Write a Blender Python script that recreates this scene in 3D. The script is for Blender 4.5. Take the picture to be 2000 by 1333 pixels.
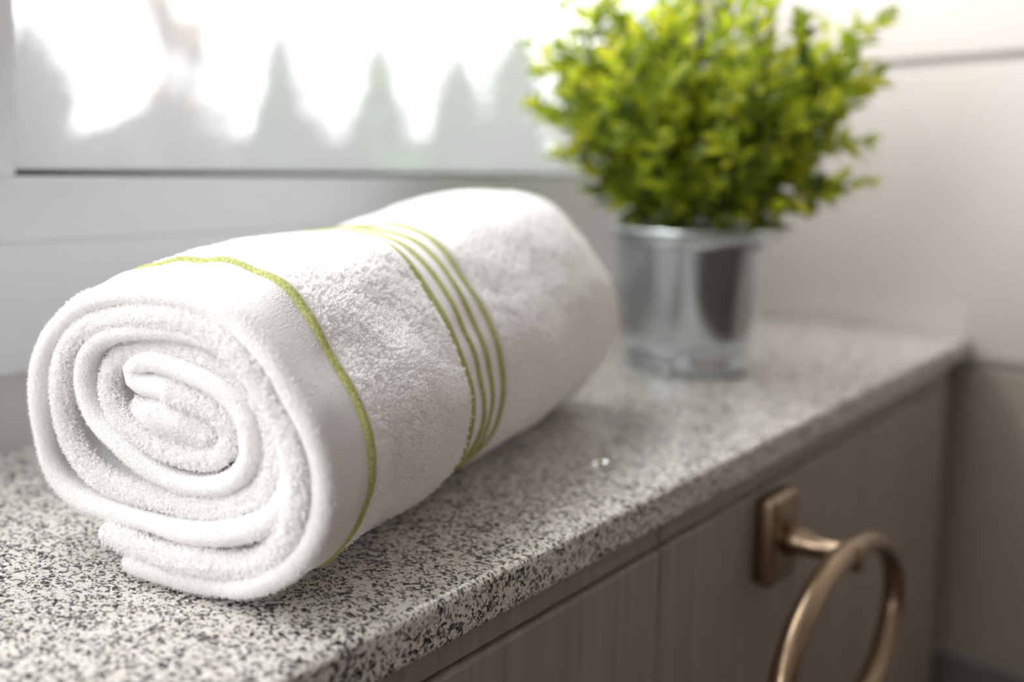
import bpy, bmesh, math, random
import numpy as np
from mathutils import Vector, Matrix, noise as mnoise

random.seed(7)
rng = np.random.default_rng(11)
scene = bpy.context.scene
C = scene.collection
for o in list(bpy.data.objects):
    bpy.data.objects.remove(o)

# ------------------------------------------------------------------ camera
H = 0.16            # eye height above the counter
ZC = 0.85           # counter top above the floor
cam = bpy.data.cameras.new('camera')
camo = bpy.data.objects.new('camera', cam)
C.objects.link(camo)
scene.camera = camo
yaw, pitch = math.radians(50.73), math.radians(3.87)
fw = Vector((math.cos(yaw) * math.cos(pitch), math.sin(yaw) * math.cos(pitch), -math.sin(pitch)))
rt = fw.cross(Vector((0, 0, 1))).normalized()
roll = math.radians(0.13)
up = rt.cross(fw)
rt, up = rt * math.cos(roll) + up * math.sin(roll), up * math.cos(roll) - rt * math.sin(roll)
camo.matrix_world = Matrix(((rt.x, up.x, -fw.x, 0), (rt.y, up.y, -fw.y, 0), (rt.z, up.z, -fw.z, ZC + H), (0, 0, 0, 1)))
cam.sensor_width = 36
cam.lens = 31.48
cam.shift_x = 0.31
cam.shift_y = -0.1015
cam.clip_start = 0.01
cam.clip_end = 400
cam.dof.use_dof = True
cam.dof.focus_distance = 0.357
cam.dof.aperture_fstop = 3.1
cam.dof.aperture_blades = 0

# ------------------------------------------------------------------ light
SKY = 3.0
world = bpy.data.worlds.new('overcast_sky')
scene.world = world
world.use_nodes = True
wn, wl = world.node_tree.nodes, world.node_tree.links
bg = wn['Background']
bg.inputs['Strength'].default_value = SKY
bg.inputs['Color'].default_value = (1.0, 0.985, 0.975, 1)

def portal(name, loc, rot, sx, sy):
    l = bpy.data.lights.new(name, 'AREA')
    l.shape = 'RECTANGLE'
    l.size, l.size_y = sx, sy
    l.cycles.is_portal = True
    o = bpy.data.objects.new(name, l)
    C.objects.link(o)
    o.location = loc
    o.rotation_euler = rot
portal('daylight_portal_back', (-0.10, 0.50, ZC + 0.72), (math.radians(-90), 0, 0), 2.45, 1.22)
portal('daylight_portal_left', (-1.47, 0.267, ZC + 0.66), (0, math.radians(-90), 0), 1.3, .38)  # guides daylight through the window added on the left

vs = scene.view_settings
vs.view_transform = 'Standard'
vs.look = 'None'
vs.gamma = 1
vs.use_curve_mapping = False
vs.exposure = 2.18
scene.cycles.max_bounces = 10
scene.cycles.diffuse_bounces = 6
scene.cycles.transparent_max_bounces = 12

# ------------------------------------------------------------------ helpers
def link(o, parent=None):
    C.objects.link(o)
    if parent is not None:
        o.parent = parent
    return o

def mesh_obj(name, verts, faces, mat, parent=None, smooth=False):
    me = bpy.data.meshes.new(name)
    me.from_pydata([tuple(map(float, v)) for v in verts], [], faces)
    me.update()
    if mat:
        me.materials.append(mat)
    if smooth:
        for p in me.polygons:
            p.use_smooth = True
    return link(bpy.data.objects.new(name, me), parent)

def bm_obj(name, bm, mat, parent=None, smooth=False):
    me = bpy.data.meshes.new(name)
    bmesh.ops.recalc_face_normals(bm, faces=bm.faces)
    bm.to_mesh(me)
    bm.free()
    if mat:
        me.materials.append(mat)
    if smooth:
        for p in me.polygons:
            p.use_smooth = True
    return link(bpy.data.objects.new(name, me), parent)

def add_box(bm, x0, x1, y0, y1, z0, z1, bevel=0.0, seg=2):
    r = bmesh.ops.create_cube(bm, size=1)
    vs_ = r['verts']
    for v in vs_:
        v.co = Vector((x0 + (v.co.x + .5) * (x1 - x0), y0 + (v.co.y + .5) * (y1 - y0), z0 + (v.co.z + .5) * (z1 - z0)))
    if bevel > 0:
        es = list({e for v in vs_ for e in v.link_edges})
        bmesh.ops.bevel(bm, geom=es, offset=bevel, segments=seg, affect='EDGES', profile=0.5)

def box(name, x0, x1, y0, y1, z0, z1, mat, parent=None, bevel=0.0, seg=2):
    bm = bmesh.new()
    add_box(bm, x0, x1, y0, y1, z0, z1, bevel, seg)
    return bm_obj(name, bm, mat, parent)

def empty(name, loc=(0, 0, 0)):
    o = bpy.data.objects.new(name, None)
    o.empty_display_size = 0.02
    C.objects.link(o)
    o.location = loc
    return o

def tag(o, label=None, cat=None, group=None, kind=None):
    if label: o['label'] = label
    if cat: o['category'] = cat
    if group: o['group'] = group
    if kind: o['kind'] = kind
    return o

def lathe(name, prof, mat, parent=None, n=48, smooth=True):
    verts, faces = [], []
    for k in range(n):
        a = 2 * math.pi * k / n
        for r, z in prof:
            verts.append((r * math.cos(a), r * math.sin(a), z))
    m = len(prof)
    for k in range(n):
        for j in range(m - 1):
            a, b = k * m + j, ((k + 1) % n) * m + j
            faces.append((a, b, b + 1, a + 1))
    return mesh_obj(name, verts, faces, mat, parent, smooth)

def tube(name, pts, rad, mat, parent=None, n=8, closed=False):
    """pts: list of Vectors, rad: float or list"""
    pts = [Vector(p) for p in pts]
    N = len(pts)
    rad = [rad] * N if isinstance(rad, (int, float)) else rad
    verts, faces = [], []
    up_ = Vector((0.13, 0.31, 0.94)).normalized()
    for i, p in enumerate(pts):
        a = pts[(i - 1) % N] if (closed or i > 0) else pts[i]
        b = pts[(i + 1) % N] if (closed or i < N - 1) else pts[i]
        t = (b - a).normalized()
        s = t.cross(up_)
        if s.length < 1e-4:
            s = t.cross(Vector((1, 0, 0)))
        s.normalize()
        w = s.cross(t)
        for k in range(n):
            g = 2 * math.pi * k / n
            verts.append(p + (s * math.cos(g) + w * math.sin(g)) * rad[i])
    for i in range(N if closed else N - 1):
        j = (i + 1) % N
        for k in range(n):
            k2 = (k + 1) % n
            faces.append((i * n + k, i * n + k2, j * n + k2, j * n + k))
    if not closed:
        faces.append(tuple(range(n - 1, -1, -1)))
        faces.append(tuple((N - 1) * n + k for k in range(n)))
    return mesh_obj(name, verts, faces, mat, parent, True)

# ------------------------------------------------------------------ materials
def new_mat(name):
    m = bpy.data.materials.new(name)
    m.use_nodes = True
    nt = m.node_tree
    return m, nt.nodes, nt.links, nt.nodes['Principled BSDF']

def plain(name, col, rough=0.5, metal=0.0, noise_scale=0, noise_amt=0.08, bump=0.0, bump_scale=200, spec=0.5):
    m, n, l, b = new_mat(name)
    b.inputs['Roughness'].default_value = rough
    b.inputs['Metallic'].default_value = metal
    b.inputs['Specular IOR Level'].default_value = spec
    tc = n.new('ShaderNodeTexCoord')
    if noise_scale:
        t = n.new('ShaderNodeTexNoise')
        t.inputs['Scale'].default_value = noise_scale
        t.inputs['Detail'].default_value = 4
        l.new(tc.outputs['Object'], t.inputs['Vector'])
        mx = n.new('ShaderNodeMix'); mx.data_type = 'RGBA'
        mx.inputs['A'].default_value = tuple(c * (1 - noise_amt) for c in col) + (1,)
        mx.inputs['B'].default_value = tuple(min(1, c * (1 + noise_amt)) for c in col) + (1,)
        l.new(t.outputs['Fac'], mx.inputs['Factor'])
        l.new(mx.outputs['Result'], b.inputs['Base Color'])
    else:
        b.inputs['Base Color'].default_value = tuple(col) + (1,)
    if bump:
        t = n.new('ShaderNodeTexNoise')
        t.inputs['Scale'].default_value = bump_scale
        l.new(tc.outputs['Object'], t.inputs['Vector'])
        bp = n.new('ShaderNodeBump')
        bp.inputs['Strength'].default_value = bump
        bp.inputs['Distance'].default_value = 0.001
        l.new(t.outputs['Fac'], bp.inputs['Height'])
        l.new(bp.outputs['Normal'], b.inputs['Normal'])
    return m

def ramp(n, stops, interp='LINEAR'):
    r = n.new('ShaderNodeValToRGB')
    r.color_ramp.interpolation = interp
    e = r.color_ramp.elements
    while len(e) > 1:
        e.remove(e[-1])
    e[0].position, e[0].color = stops[0][0], tuple(stops[0][1]) + (1,)
    for p, c in stops[1:]:
        x = e.new(p)
        x.color = tuple(c) + (1,)
    return r

def granite():
    m, n, l, b = new_mat('speckled_granite')
    tc = n.new('ShaderNodeTexCoord')
    dn = n.new('ShaderNodeTexNoise'); dn.inputs['Scale'].default_value = 420; dn.inputs['Detail'].default_value = 3
    l.new(tc.outputs['Object'], dn.inputs['Vector'])
    sub = n.new('ShaderNodeVectorMath'); sub.operation = 'SUBTRACT'; sub.inputs[1].default_value = (.5, .5, .5)
    l.new(dn.outputs['Color'], sub.inputs[0])
    sc = n.new('ShaderNodeVectorMath'); sc.operation = 'SCALE'; sc.inputs['Scale'].default_value = 0.0035
    l.new(sub.outputs[0], sc.inputs[0])
    ad = n.new('ShaderNodeVectorMath'); ad.operation = 'ADD'
    l.new(tc.outputs['Object'], ad.inputs[0]); l.new(sc.outputs[0], ad.inputs[1])
    # mineral grains
    v1 = n.new('ShaderNodeTexVoronoi'); v1.inputs['Scale'].default_value = 680
    l.new(ad.outputs[0], v1.inputs['Vector'])
    sp = n.new('ShaderNodeSeparateColor'); l.new(v1.outputs['Color'], sp.inputs[0])
    # patchiness shifts the share of dark grains
    pn = n.new('ShaderNodeTexNoise'); pn.inputs['Scale'].default_value = 110; pn.inputs['Detail'].default_value = 2
    l.new(tc.outputs['Object'], pn.inputs['Vector'])
    ma = n.new('ShaderNodeMath'); ma.operation = 'MULTIPLY_ADD'; ma.inputs[1].default_value = 0.75; ma.inputs[2].default_value = -0.345
    l.new(pn.outputs['Fac'], ma.inputs[0])
    a2 = n.new('ShaderNodeMath'); a2.operation = 'ADD'
    l.new(sp.outputs[0], a2.inputs[0]); l.new(ma.outputs[0], a2.inputs[1])
    r1 = ramp(n, [(0, (.02, .021, .025)), (.10, (.07, .07, .075)), (.18, (.26, .25, .24)), (.30, (.52, .495, .465)), (.42, (.76, .71, .64)), (.75, (.82, .81, .79))], 'CONSTANT')
    l.new(a2.outputs[0], r1.inputs['Fac'])
    # finer black flecks
    v2 = n.new('ShaderNodeTexVoronoi'); v2.inputs['Scale'].default_value = 950
    l.new(ad.outputs[0], v2.inputs['Vector'])
    s2 = n.new('ShaderNodeSeparateColor'); l.new(v2.outputs['Color'], s2.inputs[0])
    r2 = ramp(n, [(0, (0.12, 0.12, 0.12)), (.13, (1, 1, 1))], 'CONSTANT')
    l.new(s2.outputs[1], r2.inputs['Fac'])
    mx = n.new('ShaderNodeMix'); mx.data_type = 'RGBA'; mx.blend_type = 'MULTIPLY'; mx.inputs['Factor'].default_value = 1
    l.new(r1.outputs['Color'], mx.inputs['A']); l.new(r2.outputs['Color'], mx.inputs['B'])
    l.new(mx.outputs['Result'], b.inputs['Base Color'])
    b.inputs['Roughness'].default_value = 0.18
    b.inputs['Specular IOR Level'].default_value = 0.95
    return m

def wood_taupe(name, col):
    m, n, l, b = new_mat(name)
    tc = n.new('ShaderNodeTexCoord')
    mp = n.new('ShaderNodeMapping'); mp.inputs['Scale'].default_value = (60, 60, 1.5)
    l.new(tc.outputs['Object'], mp.inputs['Vector'])
    t = n.new('ShaderNodeTexNoise'); t.inputs['Scale'].default_value = 3; t.inputs['Detail'].default_value = 5
    l.new(mp.outputs[0], t.inputs['Vector'])
    r = ramp(n, [(.25, tuple(c * .82 for c in col)), (.75, tuple(c * 1.15 for c in col))])
    l.new(t.outputs['Fac'], r.inputs['Fac'])
    l.new(r.outputs['Color'], b.inputs['Base Color'])
    b.inputs['Roughness'].default_value = 0.45
    return m

def towel_mat(name, col, bump_scale, bump_str, weave=False):
    m, n, l, b = new_mat(name)
    tc = n.new('ShaderNodeTexCoord')
    b.inputs['Base Color'].default_value = col + (1,)
    b.inputs['Roughness'].default_value = 0.95
    b.inputs['Specular IOR Level'].default_value = 0.1
    b.inputs['Sheen Weight'].default_value = 0.15
    if weave:
        t = n.new('ShaderNodeTexVoronoi'); t.inputs['Scale'].default_value = bump_scale
        out = 'Distance'
    else:
        t = n.new('ShaderNodeTexNoise'); t.inputs['Scale'].default_value = bump_scale; t.inputs['Detail'].default_value = 3
        out = 'Fac'
    l.new(tc.outputs['Object'], t.inputs['Vector'])
    bp = n.new('ShaderNodeBump'); bp.inputs['Strength'].default_value = bump_str; bp.inputs['Distance'].default_value = 0.0006
    l.new(t.outputs[out], bp.inputs['Height'])
    if weave:
        t2 = n.new('ShaderNodeTexNoise'); t2.inputs['Scale'].default_value = 55; t2.inputs['Detail'].default_value = 4
        l.new(tc.outputs['Object'], t2.inputs['Vector'])
        b2 = n.new('ShaderNodeBump'); b2.inputs['Strength'].default_value = 0.5; b2.inputs['Distance'].default_value = 0.002
        l.new(t2.outputs['Fac'], b2.inputs['Height']); l.new(b2.outputs['Normal'], bp.inputs['Normal'])
        bp.inputs['Distance'].default_value = 0.0004
    l.new(bp.outputs['Normal'], b.inputs['Normal'])
    return m

def stripe_mat():
    m, n, l, b = new_mat('green_yarn')
    tc = n.new('ShaderNodeTexCoord')
    w = n.new('ShaderNodeTexNoise'); w.inputs['Scale'].default_value = 900; w.inputs['Detail'].default_value = 3
    l.new(tc.outputs['Object'], w.inputs['Vector'])
    r = ramp(n, [(.3, (.34, .37, .10)), (.5, (.47, .50, .19)), (.75, (.66, .67, .36))])
    l.new(w.outputs['Fac'], r.inputs['Fac'])
    l.new(r.outputs['Color'], b.inputs['Base Color'])
    b.inputs['Roughness'].default_value = 0.85
    b.inputs['Specular IOR Level'].default_value = 0.15
    bp = n.new('ShaderNodeBump'); bp.inputs['Strength'].default_value = 0.8; bp.inputs['Distance'].default_value = 0.0006
    l.new(w.outputs['Fac'], bp.inputs['Height']); l.new(bp.outputs['Normal'], b.inputs['Normal'])
    return m

def leaf_mat(name, col):
    m, n, l, b = new_mat(name)
    out = n['Material Output']
    b.inputs['Base Color'].default_value = col + (1,)
    b.inputs['Roughness'].default_value = 0.42
    tr = n.new('ShaderNodeBsdfTranslucent'); tr.inputs['Color'].default_value = (min(1, col[0] * 1.25), min(1, col[1] * 1.2), col[2] * .6, 1)
    mx = n.new('ShaderNodeMixShader'); mx.inputs[0].default_value = 0.5
    l.new(b.outputs[0], mx.inputs[1]); l.new(tr.outputs[0], mx.inputs[2]); l.new(mx.outputs[0], out.inputs['Surface'])
    return m

def pane_mat():
    """clear glass with condensation that thickens towards the bottom of the pane and its left corner"""
    m, n, l, b = new_mat('misted_glass')
    out = n['Material Output']
    n.remove(b)
    tc = n.new('ShaderNodeTexCoord')
    sx = n.new('ShaderNodeSeparateXYZ'); l.new(tc.outputs['Object'], sx.inputs[0])
    ns = n.new('ShaderNodeTexNoise'); ns.inputs['Scale'].default_value = 16; ns.inputs['Detail'].default_value = 5
    l.new(tc.outputs['Object'], ns.inputs['Vector'])
    mr = n.new('ShaderNodeFloatCurve')        # height above the bottom of the pane
    cv = mr.mapping.curves[0]
    for k, (px_, py_) in enumerate(((0.0, .93), (.12, .88), (.24, .62), (.42, .12), (1.0, .06))):
        if k in (0, 1):
            pt = cv.points[0] if k == 0 else cv.points.new(px_, py_)
            pt.location = (px_, py_)
        else:
            cv.points.new(px_, py_)
    cv.points[len(cv.points) - 1].location = (1.0, .06)
    mr.mapping.update()
    l.new(sx.outputs['Z'], mr.inputs['Value'])
    mm = n.new('ShaderNodeMath'); mm.operation = 'MULTIPLY_ADD'; mm.inputs[1].default_value = 0.36; mm.inputs[2].default_value = -0.18
    l.new(ns.outputs['Fac'], mm.inputs[0])
    ad = n.new('ShaderNodeMath'); ad.operation = 'ADD'; ad.use_clamp = True
    l.new(mr.outputs[0], ad.inputs[0]); l.new(mm.outputs[0], ad.inputs[1])
    tp = n.new('ShaderNodeBsdfTransparent'); tp.inputs['Color'].default_value = (.96, .98, .98, 1)
    tl = n.new('ShaderNodeBsdfTranslucent'); tl.inputs['Color'].default_value = (.080, .081, .082, 1)
    df = n.new('ShaderNodeBsdfDiffuse'); df.inputs['Color'].default_value = (.2, .2, .2, 1)
    m0 = n.new('ShaderNodeMixShader'); m0.inputs[0].default_value = 0.25
    l.new(tl.outputs[0], m0.inputs[1]); l.new(df.outputs[0], m0.inputs[2])
    m1 = n.new('ShaderNodeMixShader')
    l.new(ad.outputs[0], m1.inputs[0]); l.new(tp.outputs[0], m1.inputs[1]); l.new(m0.outputs[0], m1.inputs[2])
    gl = n.new('ShaderNodeBsdfGlossy'); gl.inputs['Roughness'].default_value = 0.05
    m2 = n.new('ShaderNodeMixShader'); m2.inputs[0].default_value = 0.04
    l.new(m1.outputs[0], m2.inputs[1]); l.new(gl.outputs[0], m2.inputs[2])
    l.new(m2.outputs[0], out.inputs['Surface'])
    return m

MAT = dict(
    upvc=plain('white_plastic_frame', (.80, .825, .87), 0.35, noise_scale=6, noise_amt=.02),
    gasket=plain('black_rubber_gasket', (.012, .012, .012), 0.6, noise_scale=50),
    gasket_grey=plain('grey_rubber_gasket', (.18, .18, .19), 0.6, noise_scale=50),
    wallpaint=plain('white_wall_paint', (.66, .66, .66), 0.7, noise_scale=8, noise_amt=.03),
    whitewall=plain('bright_white_paint', (.86, .86, .86), 0.7, noise_scale=8, noise_amt=.02),
    warmwall=plain('warm_wall_paint', (.30, .24, .225), 0.8, noise_scale=8, noise_amt=.03),
    ceiling=plain('ceiling_paint', (.62, .60, .58), 0.9, noise_scale=8, noise_amt=.02),
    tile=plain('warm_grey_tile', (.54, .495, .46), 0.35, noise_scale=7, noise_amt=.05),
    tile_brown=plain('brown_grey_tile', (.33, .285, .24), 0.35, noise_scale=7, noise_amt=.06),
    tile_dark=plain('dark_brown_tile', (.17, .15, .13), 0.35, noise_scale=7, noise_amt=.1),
    grout=plain('grey_grout', (.44, .41, .385), 0.9, noise_scale=200),
    upstand=plain('pale_stone_trim', (.56, .52, .49), 0.3, noise_scale=60, noise_amt=.08),
    added_panel=plain('dark_bounce_absorber', (.07, .05, .042), 0.5, noise_scale=12, noise_amt=.15),  # dark surface of the panel added to soak up bounce light
    floor=plain('brown_floor_tile', (.16, .125, .10), 0.5, noise_scale=10, noise_amt=.1),
    granite=granite(),
    cab=wood_taupe('taupe_wood_front', (.32, .28, .235)),
    cabrail=wood_taupe('taupe_wood_rail', (.31, .27, .23)),
    cabbody=plain('shade_darkened_carcass', (.07, .062, .055), 0.7, noise_scale=20),  # darkened so the shade of the gap is partly in the colour
    bronze=plain('aged_bronze', (.33, .245, .165), 0.3, metal=1.0, noise_scale=40, noise_amt=.2),
    zinc=plain('galvanised_zinc', (.62, .665, .70), 0.2, metal=1.0, noise_scale=25, noise_amt=.08),
    soil=plain('dark_moss', (.03, .035, .015), 0.9, noise_scale=80, noise_amt=.4),
    terry=towel_mat('white_terry', (.94, .93, .93), 600, 1.0),
    hem=towel_mat('white_flat_weave', (.90, .895, .895), 1500, 0.9, weave=True),
    stripe=stripe_mat(),
    stem=plain('olive_stem', (.10, .14, .03), 0.6, noise_scale=80),
    bark=plain('grey_bark', (.12, .10, .085), 0.9, noise_scale=3, noise_amt=.2),
    snow=plain('frosty_ground', (.55, .56, .57), 0.9, noise_scale=.2, noise_amt=.1),
    pane=pane_mat(),
)
LEAF = [leaf_mat('leaf_yellow_green', (.56, .58, .05)), leaf_mat('leaf_lime', (.42, .50, .04)),
        leaf_mat('leaf_mid_green', (.20, .28, .025)), leaf_mat('leaf_dark_green', (.06, .10, .012))]
def foliage_mat(name, col):
    return plain(name, col, 0.85, noise_scale=1.2, noise_amt=.25)
FOL = [foliage_mat('conifer_needles', (.05, .085, .05)), foliage_mat('pale_conifer_needles', (.085, .16, .07)),
       foliage_mat('bare_twigs', (.085, .08, .076)), foliage_mat('russet_leaves', (.50, .38, .30))]

# ------------------------------------------------------------------ room shell
XR = 7.3 * H       # face of the right-hand wall
YW = 2.96 * H      # face of the window wall
YF = 1.22 * H      # front edge of the counter
XL, YB, ZT = -1.45, -1.35, 2.45
def struct(o):
    o['kind'] = 'structure'
    return o

struct(box('floor', XL - .1, XR + .12, YB - .1, YW + .12, -0.08, 0.0, MAT['floor']))
struct(box('ceiling', XL - .1, XR + .12, YB - .1, YW + .12, ZT, ZT + .08, MAT['ceiling']))
struct(box('wall_front', XL - .1, XR + .12, YB - .1, YB, 0, ZT, MAT['warmwall']))
struct(box('added_dark_panel', XL + .001, XR - .001, YB + .0005, YB + .02, .001, 1.15, MAT['added_panel'], bevel=.003))  # unseen dark panel, added to weaken low bounce from the front wall
WX0, WX1, WZ0, WZ1 = -1.42, XR - .006, ZC + .274 * H, 2.20
bm = bmesh.new()
add_box(bm, XL - .1, XR + .12, YW, YW + .12, 0, WZ0)
add_box(bm, XL - .1, WX0, YW, YW + .12, WZ0, WZ1)
add_box(bm, WX1, XR + .12, YW, YW + .12, WZ0, WZ1)
add_box(bm, XL - .1, XR + .12, YW, YW + .12, WZ1, ZT)
struct(bm_obj('wall_back', bm, MAT['wallpaint']))
LY0, LY1, LZ0, LZ1 = .08, YW - .02, ZC + .02, 2.15
bm = bmesh.new()
add_box(bm, XL - .1, XL, YB, YW, 0, LZ0)
add_box(bm, XL - .1, XL, YB, YW, LZ1, ZT)
add_box(bm, XL - .1, XL, YB, LY0, LZ0, LZ1)
add_box(bm, XL - .1, XL, LY1, YW, LZ0, LZ1)
struct(bm_obj('wall_left', bm, MAT['whitewall']))
w2 = empty('added_window', (XL - .06, (LY0 + LY1) / 2, LZ0)); struct(w2)  # unseen window, added to light the front of the towel
hy, hz = (LY1 - LY0) / 2, LZ1 - LZ0
bm = bmesh.new()
add_box(bm, -.03, .03, -hy, hy, 0, .05); add_box(bm, -.03, .03, -hy, hy, hz - .05, hz)
add_box(bm, -.03, .03, -hy, -hy + .05, .05, hz - .05); add_box(bm, -.03, .03, hy - .05, hy, .05, hz - .05)
bm_obj('added_window_frame', bm, MAT['upvc'], w2)

# right wall: backing with separate tiles
wr = struct(box('wall_right', XR + .008, XR + .12, YB, YW, 0, ZT, MAT['grout']))
TH, TW, J = 1.90 * H, 0.60, 0.009
def tile_mesh(name, w, hgt, mat):
    bm = bmesh.new(); add_box(bm, 0, .009, 0, w, 0, hgt, .0012, 1)
    me = bpy.data.meshes.new(name); bmesh.ops.recalc_face_normals(bm, faces=bm.faces); bm.to_mesh(me); bm.free()
    me.materials.append(mat)
    return me
zj = ZC - 0.16 * H          # a joint runs here
z0 = zj - TH * math.floor(zj / TH)
rows = [(0.0, z0)] + [(z0 + k * TH, min(z0 + (k + 1) * TH, ZT)) for k in range(int((ZT - z0) / TH) + 1)]
tcache = {}
for (a, b_) in rows:
    if b_ - a < .02: continue
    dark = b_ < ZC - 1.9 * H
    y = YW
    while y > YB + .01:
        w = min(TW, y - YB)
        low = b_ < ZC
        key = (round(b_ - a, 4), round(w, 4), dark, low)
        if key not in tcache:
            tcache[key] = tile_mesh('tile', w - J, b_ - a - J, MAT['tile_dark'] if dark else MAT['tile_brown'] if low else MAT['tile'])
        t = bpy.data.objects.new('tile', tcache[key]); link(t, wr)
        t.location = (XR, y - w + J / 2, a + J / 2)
        y -= TW
struct(box('trim_1', XR - .0012, XR, YF + .003, YW - .001, ZC + .0005, ZC + .19 * H, MAT['upstand'], bevel=.0005))

# window in the back wall
w1 = empty('window_1', (0, YW, WZ0)); struct(w1)
def wbox(name, x0, x1, y0, y1, z0, z1, mat, bevel=.002):
    return box(name, x0, x1, y0 - YW, y1 - YW, z0 - WZ0, z1 - WZ0, mat, w1, bevel)
ZS, ZG = ZC + .756 * H, ZC + 1.0 * H             # sash bottom, glass bottom
GX = [(-1.30, 0.085), (1.562 * H, XR - .056)]     # the two glazed openings
MX0, MX1 = 0.085 + .039, 1.562 * H - .039
fy0, fy1 = YW - .005, YW + .06
wbox('outer_frame', WX0, WX1, fy0, fy1, WZ0, ZS, MAT['upvc'], .001)
wbox('outer_frame', WX0, WX1, fy0, fy1, WZ1 - .05, WZ1, MAT['upvc'], .003)
wbox('outer_frame', WX0, GX[0][0] - .0396, fy0, fy1, ZS, WZ1 - .05, MAT['upvc'], .003)
wbox('outer_frame', GX[1][1] + .0366, WX1, fy0, fy1, ZS, WZ1 - .05, MAT['upvc'], .003)
wbox('mullion', MX0 + .0006, MX1 - .0006, fy0, fy1, ZS, WZ1 - .05, MAT['upvc'], .003)
sy0, sy1 = YW - .0035, YW + .055
for gi, (g0, g1) in enumerate(GX):
    sr = .036 if gi == 1 else .039
    zt = WZ1 - .09
    bm = bmesh.new()
    for (a0, a1, c0, c1) in ((g0 - .039, g1 + sr, ZS, ZG), (g0 - .039, g1 + sr, zt, zt + .039), (g0 - .039, g0, ZG, zt), (g1, g1 + sr, ZG, zt)):
        add_box(bm, a0, a1, sy0 - YW, sy1 - YW, c0 - WZ0, c1 - WZ0, .0012, 2)
    bm_obj('sash', bm, MAT['upvc'], w1)
    yg = YW + .018
    wbox('glazing_gasket', g0, g1, yg - .004, yg, ZG + .0001, ZG + .0042, MAT['gasket'], 0)
    wbox('glazing_gasket', g0 + .0003, g0 + .0022, yg - .004, yg, ZG + .003, zt - .003, MAT['gasket_grey'], 0)
    wbox('glazing_gasket', g1 - .0022, g1 - .0003, yg - .004, yg, ZG + .003, zt - .003, MAT['gasket_grey'], 0)
    p = box('pane', g0 - .01, g1 + .01, 0, .004, -.005, zt - ZG + .005, MAT['pane'], w1)
    # a single sheet facing both ways: glass of one surface keeps the mist one layer deep
    bm = bmesh.new()
    v_ = [bm.verts.new(c) for c in ((g0 - .008, 0, -.004), (g1 + .008, 0, -.004), (g1 + .008, 0, zt - ZG + .004), (g0 - .008, 0, zt - ZG + .004))]
    bm.faces.new(v_); bm.to_mesh(p.data); bm.free()
    p.location = (0, yg + .002 - YW, ZG - WZ0)

# ------------------------------------------------------------------ outdoors
struct(box('ground', -60, 140, 4, 140, -3.2, -3.0, MAT['snow']))
def conifer(name, x, y, top, rad, mat, label, seed, base=-3.0):
    r = random.Random(seed)
    root = empty(name, (x, y, base))
    hgt = top - base
    tube('trunk', [(0, 0, -.02), (0.02, 0, hgt * .5), (0, 0, hgt * .97)], [.02 * hgt, .013 * hgt, .003 * hgt], MAT['bark'], root, 7)
    V, F = [], []
    tiers = 34
    for k in range(tiers):
        f_ = k / (tiers - 1)
        zz = hgt * (.06 + .93 * f_)
        R = rad * (1 - f_) ** .65 * r.uniform(.8, 1.12) + .05
        nb = max(5, int(14 * (1 - f_) + 5))
        a0 = r.uniform(0, 6.28)
        for j in range(nb):
            a = a0 + 6.283 * j / nb + r.uniform(-.15, .15)
            L = R * r.uniform(.72, 1.12)
            w = L * .2 + .06
            d = Vector((math.cos(a), math.sin(a), 0)); s_ = Vector((-d.y, d.x, 0))
            droop = L * r.uniform(.25, .5)
            c0 = Vector((0, 0, zz)); cm = c0 + d * L * .55 + Vector((0, 0, -droop * .3)); ce = c0 + d * L + Vector((0, 0, -droop))
            i = len(V)
            V += [c0 + Vector((0, 0, .05 * L)), cm + s_ * w, cm - s_ * w, cm + Vector((0, 0, w * .5)), ce, cm - Vector((0, 0, w * .9))]
            F += [(i, i + 1, i + 3), (i, i + 3, i + 2), (i + 1, i + 4, i + 3), (i + 3, i + 4, i + 2), (i, i + 5, i + 1), (i, i + 2, i + 5), (i + 1, i + 5, i + 4), (i + 5, i + 2, i + 4)]
    mesh_obj('crown', V, F, mat, root)
    return tag(root, label, 'tree', 'trees beyond the window')

def broadleaf(name, x, y, top, rad, mat, label, seed, base=-3.0, n=2600, leaf=.16, cat='tree', lobes=9, trunk=True):
    r = random.Random(seed)
    root = empty(name, (x, y, base))
    hgt = top - base
    cen = [Vector((r.uniform(-.6, .6) * rad, r.uniform(-.6, .6) * rad, hgt * r.uniform(.35, .85))) for _ in range(lobes)]
    if trunk:
        tube('trunk', [(0, 0, -.02), (.05, 0, hgt * .4), (0, .05, hgt * .8)], [.03 * hgt, .02 * hgt, .006 * hgt], MAT['bark'], root, 7)
        for c in cen[:6]:
            tube('branch', [(0, 0, hgt * .3), c * .6 + Vector((0, 0, hgt * .12)), c], [.012 * hgt, .008 * hgt, .003 * hgt], MAT['bark'], root, 5)
    V, F = [], []
    for k in range(n):
        c = cen[r.randrange(lobes)]
        p = Vector((r.gauss(0, 1), r.gauss(0, 1), r.gauss(0, 1)))
        p = p.normalized() * (r.random() ** .4) * rad * .55
        p.z *= 1.0
        q = c + p
        if q.z > hgt: q.z = hgt - r.random() * .4
        if q.z < .05: q.z = .05
        d1 = Vector((r.gauss(0, 1), r.gauss(0, 1), r.gauss(0, 1))).normalized() * leaf
        d2 = d1.cross(Vector((r.gauss(0, 1), r.gauss(0, 1), r.gauss(0, 1)))).normalized() * leaf * .6
        i = len(V)
        V += [q - d1, q + d2 + d1 * .1, q + d1, q - d2 + d1 * .1]
        F += [(i, i + 1, i + 2, i + 3)]
    mesh_obj('crown', V, F, mat, root)
    return tag(root, label, cat, 'trees beyond the window')

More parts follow.
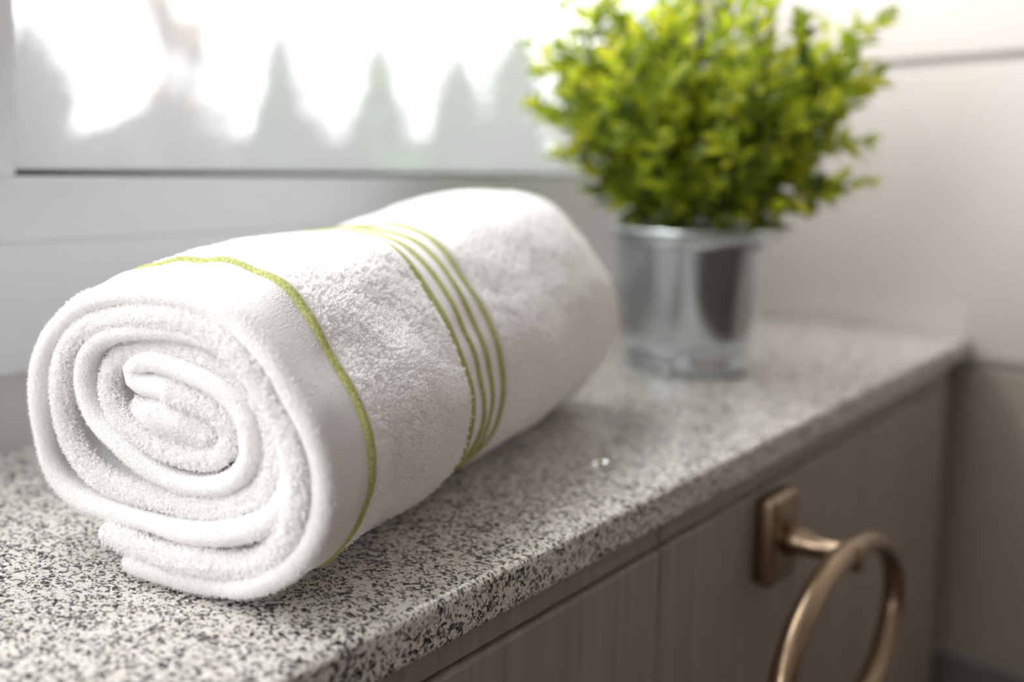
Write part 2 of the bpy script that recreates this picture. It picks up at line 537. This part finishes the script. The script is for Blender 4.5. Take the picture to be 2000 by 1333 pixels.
CZ = ZC + H
conifer('spruce_tree', 21.7, 22.0, CZ + 5.6, 2.3, FOL[0], 'tall dark spruce outside, left of the paler conifers', 3)
conifer('spruce_tree', 29.4, 24.0, CZ + 6.2, 3.0, FOL[1], 'pale green spruce outside, near the middle of the pane', 5)
conifer('spruce_tree', 37.9, 26.0, CZ + 6.8, 3.3, FOL[1], 'pale green spruce outside, second from the potted plant', 8)
conifer('spruce_tree', 53.7, 32.5, CZ + 11.0, 4.2, FOL[1], 'slim tall spruce outside, nearest the potted plant', 9)
broadleaf('bare_tree', 7.5, 15.0, CZ + 3.0, 1.7, FOL[2], 'grey twiggy tree outside, at the left edge of the pane', 21, n=3200)
broadleaf('bare_shrub', 12.3, 18.7, CZ + 1.5, 1.9, FOL[2], 'low grey thicket outside, right of the twiggy tree', 22, n=2400)
broadleaf('bare_tree', 17.9, 24.0, CZ + 3.2, 2.0, FOL[2], 'round grey bush outside, left of the dark spruce', 23, n=2800)
broadleaf('russet_tree', 20.5, 26.6, CZ + 8.8, 1.2, FOL[3], 'thin russet tree rising faintly against the white sky', 24, n=2400, leaf=.2, lobes=14)
broadleaf('bare_shrub', 25.4, 25.0, CZ + 2.3, 2.1, FOL[2], 'low grey shrub outside, between two spruces', 25, n=2400)
broadleaf('bare_shrub', 26.0, 32.5, CZ + 3.6, 2.4, FOL[2], 'grey shrub outside, just left of the dark spruce', 28, n=2400)
broadleaf('bare_shrub', 43.9, 35.1, CZ + 3.0, 3.2, FOL[2], 'low grey shrub outside, between the pale conifers', 26, n=2600)
broadleaf('bare_tree', 43.5, 21.0, CZ + 6.5, 2.3, FOL[2], 'grey leafless tree outside, behind the potted plant', 27, n=3200)
box_h = broadleaf('distant_hedge', 31.0, 40.0, CZ + 1.6, 3.0, FOL[2], 'long low grey hedge far outside below the trees', 30, n=10, trunk=False, cat='hedge')
# widen the hedge into a long run of twigs
r_ = random.Random(31); V, F = [], []
for k in range(16000):
    q = Vector((r_.uniform(-25, 45), r_.uniform(-1.2, 1.2), 6.4 * r_.random() ** .8))
    d1 = Vector((r_.gauss(0, 1), r_.gauss(0, 1), r_.gauss(0, 1))).normalized() * .3
    d2 = d1.cross(Vector((r_.gauss(0, 1), r_.gauss(0, 1), r_.gauss(0, 1)))).normalized() * .2
    i = len(V); V += [q - d1, q + d2, q + d1, q - d2]; F.append((i, i + 1, i + 2, i + 3))
for ch in list(box_h.children):
    bpy.data.objects.remove(ch)
mesh_obj('twigs', V, F, FOL[2], box_h)
del box_h['group']

# ------------------------------------------------------------------ counter and cabinets
ct = box('granite_countertop', -1.449, XR - .0002, YF, YW - .0003, ZC - .02, ZC, MAT['granite'], None, .003, 3)
tag(ct, 'speckled grey and white granite countertop under the window', 'countertop')

def cabinet(name, x0, x1, label):
    root = empty(name, ((x0 + x1) / 2, (YF + YW) / 2, 0))
    ox, oy = root.location.x, root.location.y
    def cb(nm, a0, a1, b0, b1, c0, c1, mat, bevel=.0015):
        return box(nm, a0 - ox, a1 - ox, b0 - oy, b1 - oy, c0, c1, mat, root, bevel)
    yf = YF + .004
    cb('body', x0, x1, yf + .020, YW - .002, .0005, ZC - .0205, MAT['cabbody'], 0)
    cb('top_rail', x0 + .0015, x1 - .0015, yf + .001, yf + .0195, ZC - .0330, ZC - .0206, MAT['cabrail'])
    cb('door', x0 + .0015, x1 - .0015, yf, yf + .0195, .10, ZC - .0350, MAT['cab'])
    cb('plinth', x0, x1, yf + .0195, yf + .04, .0005, .098, MAT['cabbody'], 0)
    return tag(root, label, 'cabinet', 'taupe cabinets below the counter')
XG = 3.0 * H
cabinet('base_cabinet', XG - .62, XG, 'taupe wood cabinet under the near left end of the counter')
cabinet('base_cabinet', XG - 1.24, XG - .62, 'taupe cabinet farthest to the left under the counter')
cabinet('base_cabinet', XG, 6.87 * H, 'taupe wood cabinet carrying the bronze towel ring')
bm = bmesh.new(); add_box(bm, 6.87 * H + .0005, XR - .0005, YF + .15, YF + .165, .0005, ZC - .0205)
fp = bm_obj('filler_strip', bm, MAT['cabbody'])  # near-black colour deepens the shade in this gap
tag(fp, 'recessed filler strip by the tiled wall, gap shade in its colour', 'filler strip')

# ------------------------------------------------------------------ towel ring
RX, RZ = .630, ZC - .064
ring = empty('towel_ring', (RX, YF + .004, RZ))
tag(ring, 'aged bronze oval towel ring mounted on the cabinet door', 'towel ring')
bm = bmesh.new(); add_box(bm, -.021, .021, -.012, -.0002, -.028, .028, .004, 3)
bm_obj('mounting_plate', bm, MAT['bronze'], ring, True)
po = tube('post', [(0, -.011, 0), (0, -.020, 0), (0, -.034, 0), (0, -.044, 0), (0, -.050, 0), (0, -.0515, 0)], [.0115, .008, .0068, .0085, .0085, .0055], MAT['bronze'], ring, 20)
A_, B_ = .108, .056
tube('ring', [(A_ * math.sin(t), -.044, -B_ + B_ * math.cos(t) + .002) for t in [2 * math.pi * k / 72 for k in range(72)]], .0062, MAT['bronze'], ring, 14, True)

# ------------------------------------------------------------------ zinc pot and plant
pot = empty('potted_plant', (4.97 * H, 1.98 * H, ZC + .0004))
tag(pot, 'bushy green plant in a galvanised zinc bucket on the counter', 'potted plant')
HP = .119
RB, RT = .0445, .0575
def rr(z): return RB + (RT - RB) * z / HP
prof = [(0.0, .004), (RB - .004, .004), (RB - .0025, .0004), (RB, .0008), (RB + .0008, .006), (rr(.013), .0125), (rr(.014) - .0016, .0145), (rr(.016) - .0016, .016), (rr(.018), .0185)]
for k in range(1, 9):
    z = .0185 + (HP - .006 - .0185) * k / 8
    prof.append((rr(z), z))
for k in range(9):
    a = -math.pi / 2 + math.pi * 1.35 * k / 8
    prof.append((rr(HP) + .0012 + .0032 * math.cos(a), HP - .003 + .0032 * math.sin(a)))
prof += [(rr(HP) - .0015, HP - .005), (rr(HP * .5) - .0012, HP * .5), (RB - .001, .008), (0, .007)]
lathe('bucket', prof, MAT['zinc'], pot, 64)
bm = bmesh.new()
bmesh.ops.create_circle(bm, cap_ends=True, cap_tris=True, segments=40, radius=rr(HP * .88) - .0018)
bmesh.ops.subdivide_edges(bm, edges=bm.edges, cuts=3, use_grid_fill=True)
for v in bm.verts:
    v.co.z = HP * .88 + .004 * mnoise.noise(v.co * 90)
bm_obj('soil', bm, MAT['soil'], pot, True)

def leaf_geo():
    V, F = [], []
    prof_ = [(0, .0), (.18, .55), (.45, 1.0), (.75, .72), (1.0, .0)]
    L, W = .0205, .0044
    for (t, w) in prof_:
        bend = -.0035 * t * t
        V += [(t * L, w * W, bend + .0012 * w), (t * L, 0, bend), (t * L, -w * W, bend + .0012 * w)]
    for k in range(4):
        i = 3 * k
        F += [(i, i + 3, i + 4, i + 1), (i + 1, i + 4, i + 5, i + 2)]
    return V, F
LV, LF = leaf_geo()
leafmesh = []
for m in LEAF:
    me = bpy.data.meshes.new('leaf'); me.from_pydata(LV, [], LF); me.materials.append(m)
    for p in me.polygons: p.use_smooth = True
    leafmesh.append(me)

pr = random.Random(42)
leaves = []   # (Matrix, kind)
stems = []
def grow(p0, d0, L, bend, depth=0):
    n = max(6, int(L / .012))
    pts = [Vector(p0)]
    d = Vector(d0).normalized()
    for k in range(n):
        d = (d + bend * (1.0 / n) + Vector((pr.gauss(0, .05), pr.gauss(0, .05), pr.gauss(0, .05)))).normalized()
        pts.append(pts[-1] + d * (L / n))
    stems.append((pts, .0011 if depth == 0 else .0007))
    start = int(n * (.22 if depth == 0 else .1))
    tw = pr.uniform(0, 6.28)
    for k in range(start, n + 1):
        t = (pts[min(k, n)] - pts[min(k, n) - 1]).normalized()
        s_ = t.cross(Vector((.3, .2, .9))).normalized()
        w_ = t.cross(s_)
        tw += 1.35
        f_ = k / n
        for sg in ((0, math.pi) if k < n else (0, 2.1, 4.2)):
            g = tw + sg + pr.uniform(-.3, .3)
            side = s_ * math.cos(g) + w_ * math.sin(g)
            spread = pr.uniform(.5, .85) * (1 - .35 * f_)
            ax = (t * (1 - spread * .55) + side * spread).normalized()
            nz = (t - ax * t.dot(ax)).normalized()
            ay = nz.cross(ax)
            sc = pr.uniform(.75, 1.2) * (1.0 if f_ < .85 else .85)
            M3 = Matrix((ax, ay, nz)).transposed().to_4x4()
            M3 = Matrix.Translation(pts[k]) @ M3 @ Matrix.Diagonal((sc, sc, sc, 1))
            u_ = pr.random() + (.30 * f_ - .12)
            kind = 0 if u_ > .92 else 1 if u_ > .56 else 2 if u_ > .22 else 3
            leaves.append((M3, kind))
    if depth == 0:
        for k in range(3, n - 1, 3):
            t = (pts[k + 1] - pts[k]).normalized()
            o_ = Vector((pr.gauss(0, 1), pr.gauss(0, 1), pr.gauss(0, .6))).normalized()
            grow(pts[k], t * .8 + o_ * .75, L * pr.uniform(.22, .36), Vector((0, 0, .2)), 1)

ZS0 = HP * .86
NST = 54
for k in range(NST):
    f_ = (k + .5) / NST
    el = math.asin(.62 + .37 * f_) if k % 7 else math.asin(.48 + .3 * pr.random())
    az = k * 2.39996 + pr.uniform(-.2, .2)
    d = Vector((math.cos(el) * math.cos(az), math.cos(el) * math.sin(az), math.sin(el)))
    p0 = Vector((d.x * .034, d.y * .034, ZS0))
    grow(p0, d * .92 + Vector((-.03, .025, .8)), pr.uniform(.130, .172) * (.30 + 1.10 * math.sin(el)), Vector((d.x, d.y, 0)) * .35 + Vector((0, 0, .05)))
# the low branch that hangs out past the rim, away from the window
for (dx, dy, dz, L) in ((.64, -.70, .62, .150), (.5, -.8, .50, .11), (.74, -.55, .5, .12)):
    d = Vector((dx, dy, dz)).normalized()
    grow(Vector((d.x * .035, d.y * .035, ZS0)), d + Vector((0, 0, .35)), L, Vector((d.x * .6, d.y * .6, -.12)))

for pts, r0 in stems:
    if r0 > .001:
        tube('stem', pts, [r0 * (1 - .6 * i / (len(pts) - 1)) for i in range(len(pts))], MAT['stem'], pot, 5)
V, F = [], []
for pts, r0 in stems:
    if r0 <= .001:
        b0 = len(V)
        for i, p in enumerate(pts):
            for k in range(3):
                g = 2.0944 * k
                V.append(p + Vector((math.cos(g), math.sin(g), 0)) * r0)
            if i:
                q = b0 + 3 * i
                for k in range(3):
                    F.append((q - 3 + k, q - 3 + (k + 1) % 3, q + (k + 1) % 3, q + k))
tg = mesh_obj('twigs', V, F, MAT['stem'], pot); tg['kind'] = 'stuff'
# the 300 leaves nearest to the eye are parts of their own
eye = Vector((0, 0, ZC + H)) - Vector(pot.location)
order = sorted(range(len(leaves)), key=lambda i: (leaves[i][0].translation - eye).length)
near = set(order[:300])
for i in near:
    M3, kind = leaves[i]
    o = bpy.data.objects.new('leaf', leafmesh[kind]); link(o, pot); o.matrix_local = M3
V, F, MI = [], [], []
lv = np.array(LV)
for i in range(len(leaves)):
    if i in near: continue
    M3, kind = leaves[i]
    m = np.array(M3)
    b0 = len(V)
    V += (lv @ m[:3, :3].T + m[:3, 3]).tolist()
    F += [tuple(b0 + a for a in f) for f in LF]
    MI += [kind] * len(LF)
fo = mesh_obj('foliage', V, F, None, pot, True)
for m in LEAF: fo.data.materials.append(m)
fo.data.polygons.foreach_set('material_index', MI)
fo['kind'] = 'stuff'

# ------------------------------------------------------------------ rolled towel
# centre line of the rolled cloth, in cm (across the roll, height), from the outer tip to the
# fold in the middle (lane A) and back out again (lane B)
PA = [(4.25, .62), (2.6, .66), (0.4, .58), (-1.77, 1.0), (-3.14, 2.01), (-4.1, 3.19), (-4.5, 4.49), (-4.49, 5.7), (-4.07, 6.95), (-3.35, 8.05), (-2.37, 9.38), (-1.36, 10.29), (-0.05, 11.09), (1.59, 11.46), (3.32, 11.36), (5.15, 11.15), (6.6, 10.63), (7.87, 9.62), (8.66, 8.29), (8.9, 6.8), (8.81, 5.2), (8.31, 3.67), (7.21, 2.74), (5.73, 2.38), (3.39, 2.35), (1.34, 2.35), (-0.58, 2.71), (-2.14, 3.39), (-2.95, 4.18), (-3.31, 5.15), (-3.27, 6.15), (-2.93, 7.44), (-2.31, 8.47), (-1.42, 9.3), (-0.25, 9.85), (1.32, 10.1), (3.33, 9.98), (5.09, 9.6), (6.21, 8.9), (6.67, 7.86), (6.52, 6.59), (5.69, 5.61), (4.28, 4.95), (3.07, 4.37), (1.62, 4.1), (0.22, 4.2), (-0.91, 4.75), (-1.45, 5.55), (-1.45, 6.53), (-1.0, 7.45), (-0.05, 8.1), (1.32, 8.42), (2.75, 8.66), (3.95, 8.49)]
PB = [(4.44, 7.98), (3.95, 7.59), (2.76, 7.64), (1.32, 7.44), (0.19, 7.1), (-0.45, 6.6), (-0.55, 6.01), (-0.05, 5.33), (1.05, 5.01), (2.48, 5.13), (3.82, 5.65), (5.05, 6.35), (5.59, 7.23), (5.42, 8.2), (4.55, 8.95), (3.04, 9.25), (1.32, 9.25), (-0.31, 8.9), (-1.42, 8.1), (-2.15, 7.22), (-2.42, 6.02), (-2.30, 4.86), (-1.56, 3.96), (-0.05, 3.36), (1.91, 3.2), (3.84, 3.3), (5.72, 3.55), (7.02, 4.3), (7.72, 5.51), (7.85, 7.07), (7.55, 8.55), (6.45, 9.75), (4.85, 10.3), (3.03, 10.6), (1.04, 10.6), (-0.58, 10.1), (-1.8, 9.05), (-2.75, 7.77), (-3.5, 6.44), (-3.75, 5.26), (-3.6, 4.02), (-3.1, 2.9), (-2.2, 2.0), (-0.85, 1.55), (1.06, 1.41), (2.8, 1.42), (4.16, 1.55), (5.45, 1.57)]
def chaikin(P, it=3):
    P = np.array(P)
    for _ in range(it):
        Q = .75 * P[:-1] + .25 * P[1:]; R = .25 * P[:-1] + .75 * P[1:]
        P = np.vstack([P[:1], np.stack([Q, R], 1).reshape(-1, 2), P[-1:]])
    return P
path = chaikin(PA + PB) / 100.0
path[:, 0] = -.045 + (path[:, 0] + .045) * .975
def resample(P, step):
    d = np.r_[0, np.cumsum(np.linalg.norm(np.diff(P, axis=0), axis=1))]
    n = int(d[-1] / step)
    t = np.linspace(0, d[-1], n + 1)
    e = np.array([.0004, .0009, .0015, .0023])
    t = np.r_[0, e, t[1:-1], d[-1] - e[::-1], d[-1]]
    return np.stack([np.interp(t, d, P[:, 0]), np.interp(t, d, P[:, 1])], 1), t
path, arc = resample(path, .0035)
NP = len(path)
tan = np.gradient(path, axis=0); tan /= np.linalg.norm(tan, axis=1)[:, None]
nor = np.stack([-tan[:, 1], tan[:, 0]], 1)      # outer side of lane A
TH13, TH18 = math.radians(13), math.radians(18)
AX = np.array([math.cos(TH13), math.sin(TH13), 0])
ORG = np.array([0.21707, 0.25012, ZC + .0006]) - AX * .010; UX = np.array([-math.sin(TH13), math.cos(TH13), 0])
SK = math.tan(TH18 - TH13)
LEN = .415
# where lane A ends and lane B starts
iA = int(np.argmin(np.abs(path[:, 0] - .0444) + np.abs(path[:, 1] - .0798)))
tA = arc[iA]
total = arc[-1]
def prof_v(s): return np.interp(s, [0, .03, .06, .11, .15, .19, .24, .30, .36, .40, .415], [1.0, 1.05, 1.09, 1.11, 1.11, 1.125, 1.19, 1.245, 1.255, 1.22, 1.17])
def prof_u(s): return np.interp(s, [0, .05, .11, .17, .20, .24, .30, .36, .415], [1.0, 1.01, 1.03, 1.01, 1.01, 1.04, 1.06, 1.05, 1.0])
sm = np.linspace(0, LEN, 200)
def smooth1(y, k=15):
    ker = np.hanning(k); ker /= ker.sum()
    return np.convolve(np.pad(y, k // 2, mode='edge'), ker, 'valid')
PV, PU = smooth1(prof_v(sm)), smooth1(prof_u(sm))
def recess(i):
    """how far the near end of each lane sits back from the front of the roll"""
    t = arc[i]
    if i <= iA:
        return np.interp(t, [0, .55 * tA, tA], [0, .001, .005])
    return np.interp(t, [tA, tA + .25, total - .33, total - .16, total], [.007, .006, .003, .0005, .0])
REC = smooth1(np.array([recess(i) for i in range(NP)]), 21)
wob = np.array([mnoise.noise(Vector((a * 22, 3.1, .7))) for a in arc]) * .0026
bul = np.array([mnoise.noise(Vector((a * 30, 9.1, .2))) + .5 * mnoise.noise(Vector((a * 75, 4.4, .2))) for a in arc])
TIP = np.clip(np.minimum(arc, total - arc) / .0048, 0, 1); TIP = np.sqrt(np.clip(1 - (1 - TIP) ** 2, .002, 1))
FAT = 1 + .65 * np.exp(-((arc - .022) / .016) ** 2) + .15 * np.exp(-((total - arc - .006) / .006) ** 2)
UC = .022
def place(u, z, s):
    """roll coordinates (m) to the room; s measured from the front plane"""
    pv, pu = np.interp(s, sm, PV), np.interp(s, sm, PU)
    uu = UC + (u - UC) * pu
    zz = z * pv
    sk = -SK * u * np.interp(s, [0, .034, .10, .19, .30, .415], [1, -.1, -.9, -1.3, -.6, 0])
    p = ORG + AX * (s + sk) + UX * uu
    p[2] += zz
    return p
def relief(u, z, s, amp):
    q = Vector((u * 26, z * 26, s * 20))
    a = mnoise.noise(q) * .0016 + mnoise.noise(q * 2.3) * .0007
    return a * amp
def surf_point(i, off, s, amp=1.0):
    u, z = path[i] + nor[i] * (off * (1 + .16 * bul[i] * max(0, 1 - s / .08)) + .0007 * bul[i])
    r = (relief(u, z, s, amp) + .0012 * mnoise.noise(Vector((u * 60, z * 60, s * 45))) * max(0, 1 - abs(s - .02) / .03)) * min(1.0, s / .012)
    zz = z + nor[i][1] * r
    return place(u + nor[i][0] * r, max(zz, 0.0), s)

HEM = .034
T_HEM, T_BODY = .0046, .0050
towel = empty('rolled_towel', (ORG[0], ORG[1], ZC))
tag(towel, 'thick white rolled bath towel with green woven stripes', 'towel')
loc0 = np.array([ORG[0], ORG[1], ZC])
def grid_obj(name, rowsV, mat, close_i=False, smooth=True):
    n, m = len(rowsV), len(rowsV[0])
    V = [tuple(p - loc0) for r in rowsV for p in r]
    F = []
    for i in range(n - 1):
        for j in range(m - 1):
            F.append((i * m + j, i * m + j + 1, (i + 1) * m + j + 1, (i + 1) * m + j))
    return V, F
# hem: smooth flat-woven border that wraps the near edge
def hem_rows():
    rows = []
    for i in range(NP):
        t = T_HEM * TIP[i] * FAT[i]
        s0 = REC[i] + wob[i] + (1 - TIP[i]) * .004
        loop = []
        for s in np.linspace(HEM, s0 + t + .0004, 9):
            loop.append(surf_point(i, t, s))
        for k in range(1, 8):
            a = math.pi * k / 8
            loop.append(surf_point(i, t * math.cos(a), s0 + t - t * math.sin(a)))
        for s in np.linspace(s0 + t + .0004, HEM, 9):
            loop.append(surf_point(i, -t, s))
        rows.append(loop)
    return rows
V, F = grid_obj('hem', hem_rows(), None)
hem = mesh_obj('hem', V, F, MAT['hem'], towel, True)
# terry body
srow = np.r_[np.linspace(HEM - .001, .128, 26), np.linspace(.131, .192, 16), np.linspace(.196, LEN - .006, 46)]
def band_dip(s):     # the flat-woven band under the four stripes sits lower than the pile
    return -.0009 * (1 if .1325 < s < .1905 else 0)
rows = []
for i in range(NP):
    tt = T_BODY * TIP[i] * FAT[i]
    loop = [surf_point(i, tt + band_dip(s) * TIP[i], s, 1.5) for s in srow]
    for k in range(1, 6):
        a = math.pi * k / 6
        loop.append(surf_point(i, tt * math.cos(a), LEN - .006 + tt * math.sin(a)))
    loop += [surf_point(i, -tt, s) for s in srow[::-1]]
    rows.append(loop)
V, F = grid_obj('terry_body', rows, None)
body = mesh_obj('terry_body', V, F, MAT['terry'], towel, True)

# crumpled inner cloth that fills the middle of the roll
core_poly = np.array([(3.9, 6.9), (2.7, 7.1), (1.3, 6.95), (.4, 6.6), (.0, 6.1), (.35, 5.65), (1.2, 5.45), (2.4, 5.55), (3.5, 6.05), (4.2, 6.55)]) / 100
core_c = core_poly.mean(0)
ring_pts = chaikin(np.vstack([core_poly, core_poly[:1]]), 2)[:-1]
core_rows = []
for f_ in (1.12, 1.08, 1.0, .85, .65, .45, .25, .03):
    row = []
    for q in list(ring_pts) + [ring_pts[0]]:
        u, z = core_c + (q - core_c) * f_
        s_ = (.30 if f_ == 1.12 else .012 - .006 * math.sqrt(max(0, 1 - min(1, f_ / 1.08) ** 2))) + .0014 * mnoise.noise(Vector((u * 150, z * 150, 1.7)))
        row.append(place(u, z, s_))
    core_rows.append(row)
V, F = grid_obj('inner_fold', core_rows, None)
core = mesh_obj('inner_fold', V, F, MAT['terry'], towel, True)

# outermost turn of lane A (outer side is what the eye sees)
ang = np.unwrap(np.arctan2(path[:, 1] - .062, path[:, 0] - .022))
iT = int(np.argmax((ang - ang[0]) > math.radians(395)))
if iT < 50: iT = 260
# woven stripes
def stripe(s_c, w, hgt, label=None):
    rows = []
    for i in range(2, iT):
        r = []
        for k in range(8):
            x = -1 + 2 * k / 7
            base = T_BODY - .0008
            r.append(surf_point(i, base + hgt * math.sqrt(max(0, 1 - x * x)), s_c + x * w / 2 + .0006 * mnoise.noise(Vector((arc[i] * 60, s_c * 40, 0))), 1.5))
        rows.append(r)
    V, F = grid_obj('stripe', rows, None)
    o = mesh_obj('stripe', V, F, MAT['stripe'], towel, True)
    if label: o['label'] = label
    return o
stripe(HEM + .0005, .0052, .0017, 'green corded stripe along the hem')
for s_c in (.138, .1535, .169, .1845):
    stripe(s_c, .0048, .0012)

# terry pile: short cotton loops over the outer turn and the inner lanes seen at the end
def add_pile(N, i0, i1, s_lo, s_hi, side, length, name_list):
    ii = rng.uniform(i0, i1 - 1.001, N); ss = rng.uniform(s_lo, s_hi, N)
    for a, s in zip(ii, ss):
        if .1325 < s < .1905 or abs(s - HEM) < .004: continue
        name_list.append((a, s, side, length))
roots = []
add_pile(240000, 4, iT, HEM + .002, .40, 1, .0019, roots)
pts_all = []
# vectorised evaluation through a coarse grid of the outer surface
GS = np.linspace(HEM - .002, .409, 150)
Gout = np.array([[surf_point(i, T_BODY - .0003, s, 1.5) for s in GS] for i in range(0, iT + 1)])
def sample(a, s):
    i = np.floor(a).astype(int); fi = (a - i)[:, None]
    g = (s - GS[0]) / (GS[1] - GS[0]); j = np.clip(np.floor(g).astype(int), 0, len(GS) - 2); fj = (g - j)[:, None]
    p = Gout[i, j] * (1 - fi) * (1 - fj) + Gout[i + 1, j] * fi * (1 - fj) + Gout[i, j + 1] * (1 - fi) * fj + Gout[i + 1, j + 1] * fi * fj
    du = Gout[i + 1, j] - Gout[i, j]; dv = Gout[i, j + 1] - Gout[i, j]
    n = np.cross(du, dv); n /= np.linalg.norm(n, axis=1)[:, None] + 1e-12
    ref = Gout[i, j] - (ORG + AX * s[:, None] + UX * .022 + np.array([0, 0, .062]))
    n *= np.sign(np.sum(n * ref, axis=1))[:, None]
    return p, n
ra = np.array([r[0] for r in roots]); rs = np.array([r[1] for r in roots])
p, n = sample(ra, rs)
lump = np.array([mnoise.noise(Vector(q) * 330) + .6 * mnoise.noise(Vector(q) * 120) for q in p])
p = p + n * (lump * .00045 + .0003)[:, None]
Ls = .00125 * rng.uniform(.5, 1.3, len(p))
d1 = n + rng.normal(0, .32, p.shape); d1 /= np.linalg.norm(d1, axis=1)[:, None]
d2 = n * .7 + rng.normal(0, .6, p.shape); d2 /= np.linalg.norm(d2, axis=1)[:, None]
c0 = p; c1 = p + d1 * (Ls * .5)[:, None]; c2 = c1 + (d1 * .6 + d2 * .4) * (Ls * .35)[:, None]; c3 = c2 + d2 * (Ls * .4)[:, None]
# pile on the inner lanes at the near end (fuzz on the recessed edges of lane B)
ib = NP - 1 - int(.02 / .0035) - (NP - 1 - int(.02 / .0035) - iA - 6) * rng.random(34000) ** .8
ca = rng.uniform(-.55, 1.0, len(ib)) * math.pi / 2
q0, nn = [], []
for a, g in zip(ib, ca):
    i = int(a); fa = a - i
    t = T_HEM
    s0 = REC[i] + wob[i]
    P0 = surf_point(i, t * math.sin(g), s0 + t - t * math.cos(g)); P1 = surf_point(i + 1, t * math.sin(g), s0 + t - t * math.cos(g))
    q0.append(P0 * (1 - fa) + P1 * fa)
    nv = nor[i] * math.sin(g)
    nn.append(UX * nv[0] + np.array([0, 0, nv[1]]) - AX * math.cos(g))
q0 = np.array(q0); nn = np.array(nn)
Lb = .0017 * rng.uniform(.5, 1.2, len(q0))
e1 = nn + rng.normal(0, .45, q0.shape); e1 /= np.linalg.norm(e1, axis=1)[:, None]
e2 = nn * .3 + rng.normal(0, .8, q0.shape); e2 /= np.linalg.norm(e2, axis=1)[:, None]
f1 = q0 + e1 * (Lb * .5)[:, None]; f2 = f1 + (e1 * .6 + e2 * .4) * (Lb * .35)[:, None]; f3 = f2 + e2 * (Lb * .4)[:, None]
# pile on the inner fold
cu = np.array(core_rows[1:]); NC = 9000
ki = rng.uniform(0, cu.shape[0] - 1.001, NC) ; kj = rng.integers(0, cu.shape[1] - 1, NC); fj = rng.random(NC)[:, None]
ii = ki.astype(int); fi = (ki - ii)[:, None]
g0 = (cu[ii, kj] * (1 - fi) + cu[ii + 1, kj] * fi) * (1 - fj) + (cu[ii, kj + 1] * (1 - fi) + cu[ii + 1, kj + 1] * fi) * fj
h1 = -AX + rng.normal(0, .5, g0.shape); h1 /= np.linalg.norm(h1, axis=1)[:, None]
h2 = -AX * .3 + rng.normal(0, .8, g0.shape); h2 /= np.linalg.norm(h2, axis=1)[:, None]
Lc = (.0017 * rng.uniform(.5, 1.2, NC))[:, None]
g1 = g0 + h1 * Lc * .5; g2 = g1 + (h1 * .6 + h2 * .4) * Lc * .35; g3 = g2 + h2 * Lc * .4
# sparse short fuzz on the woven edge of lane A
NF = 16000
ia = rng.uniform(3, iA, NF); ga = rng.uniform(-1, 1, NF) * math.pi / 2
k0, kn = [], []
for a, g in zip(ia, ga):
    i = int(a); t = T_HEM * FAT[i] * TIP[i]; s0 = REC[i] + wob[i] + (1 - TIP[i]) * .004
    P0 = surf_point(i, t * math.sin(g), s0 + t - t * math.cos(g)); P1 = surf_point(i + 1, t * math.sin(g), s0 + t - t * math.cos(g))
    k0.append(P0 + (P1 - P0) * (a - i)); nv = nor[i] * math.sin(g)
    kn.append(UX * nv[0] + np.array([0, 0, nv[1]]) - AX * math.cos(g))
k0 = np.array(k0); kn = np.array(kn) + rng.normal(0, .6, k0.shape); kn /= np.linalg.norm(kn, axis=1)[:, None]
lk = (.0009 * rng.uniform(.4, 1.3, NF))[:, None]; kr = rng.normal(0, .0002, k0.shape)
fuzz = np.stack([k0, k0 + kn * lk * .4, k0 + kn * lk * .7 + kr * .5, k0 + kn * lk + kr], 1)
allp = np.concatenate([np.stack([g0, g1, g2, g3], 1), np.stack([c0, c1, c2, c3], 1), np.stack([q0, f1, f2, f3], 1), fuzz], 0) - loc0
floor_z = 0.0008
allp[:, :, 2] = np.maximum(allp[:, :, 2], floor_z)
hc = bpy.data.hair_curves.new('terry_pile')
hc.add_curves([4] * len(allp))
hc.points.foreach_set('position', allp.reshape(-1).astype(np.float32))
rad = np.tile(np.array([.00026, .00030, .00030, .00020], dtype=np.float32), len(allp))
rad[-4 * NF:] = np.tile(np.array([.00009, .00008, .00007, .00004], dtype=np.float32), NF)
at = hc.attributes.get('radius') or hc.attributes.new('radius', 'FLOAT', 'POINT')
at.data.foreach_set('value', rad)
m, n_, l_, b_ = new_mat('cotton_loops')
out = n_['Material Output']; n_.remove(b_)
df = n_.new('ShaderNodeBsdfDiffuse'); df.inputs['Color'].default_value = (.985, .98, .98, 1)
tl = n_.new('ShaderNodeBsdfTranslucent'); tl.inputs['Color'].default_value = (.985, .98, .98, 1)
mx = n_.new('ShaderNodeMixShader'); mx.inputs[0].default_value = .45
l_.new(df.outputs[0], mx.inputs[1]); l_.new(tl.outputs[0], mx.inputs[2]); l_.new(mx.outputs[0], out.inputs['Surface'])
hc.materials.append(m)
pile = link(bpy.data.objects.new('terry_pile', hc), towel)
pile['kind'] = 'stuff'

# ------------------------------------------------------------------ a drop of water on the counter
m, n_, l_, b_ = new_mat('water')
b_.inputs['Base Color'].default_value = (1, 1, 1, 1); b_.inputs['Roughness'].default_value = 0.02
b_.inputs['IOR'].default_value = 1.33; b_.inputs['Transmission Weight'].default_value = 1.0
bm = bmesh.new(); bmesh.ops.create_uvsphere(bm, u_segments=20, v_segments=12, radius=.0055)
for v in bm.verts:
    v.co.z = v.co.z * .95 if v.co.z > 0 else v.co.z * .08
    v.co.x *= 1.15
drop = bm_obj('water_drop', bm, m, None, True)
drop.location = (.4826, .2328, ZC + .0005)
tag(drop, 'small clear water drop on the granite right of the towel', 'water drop')
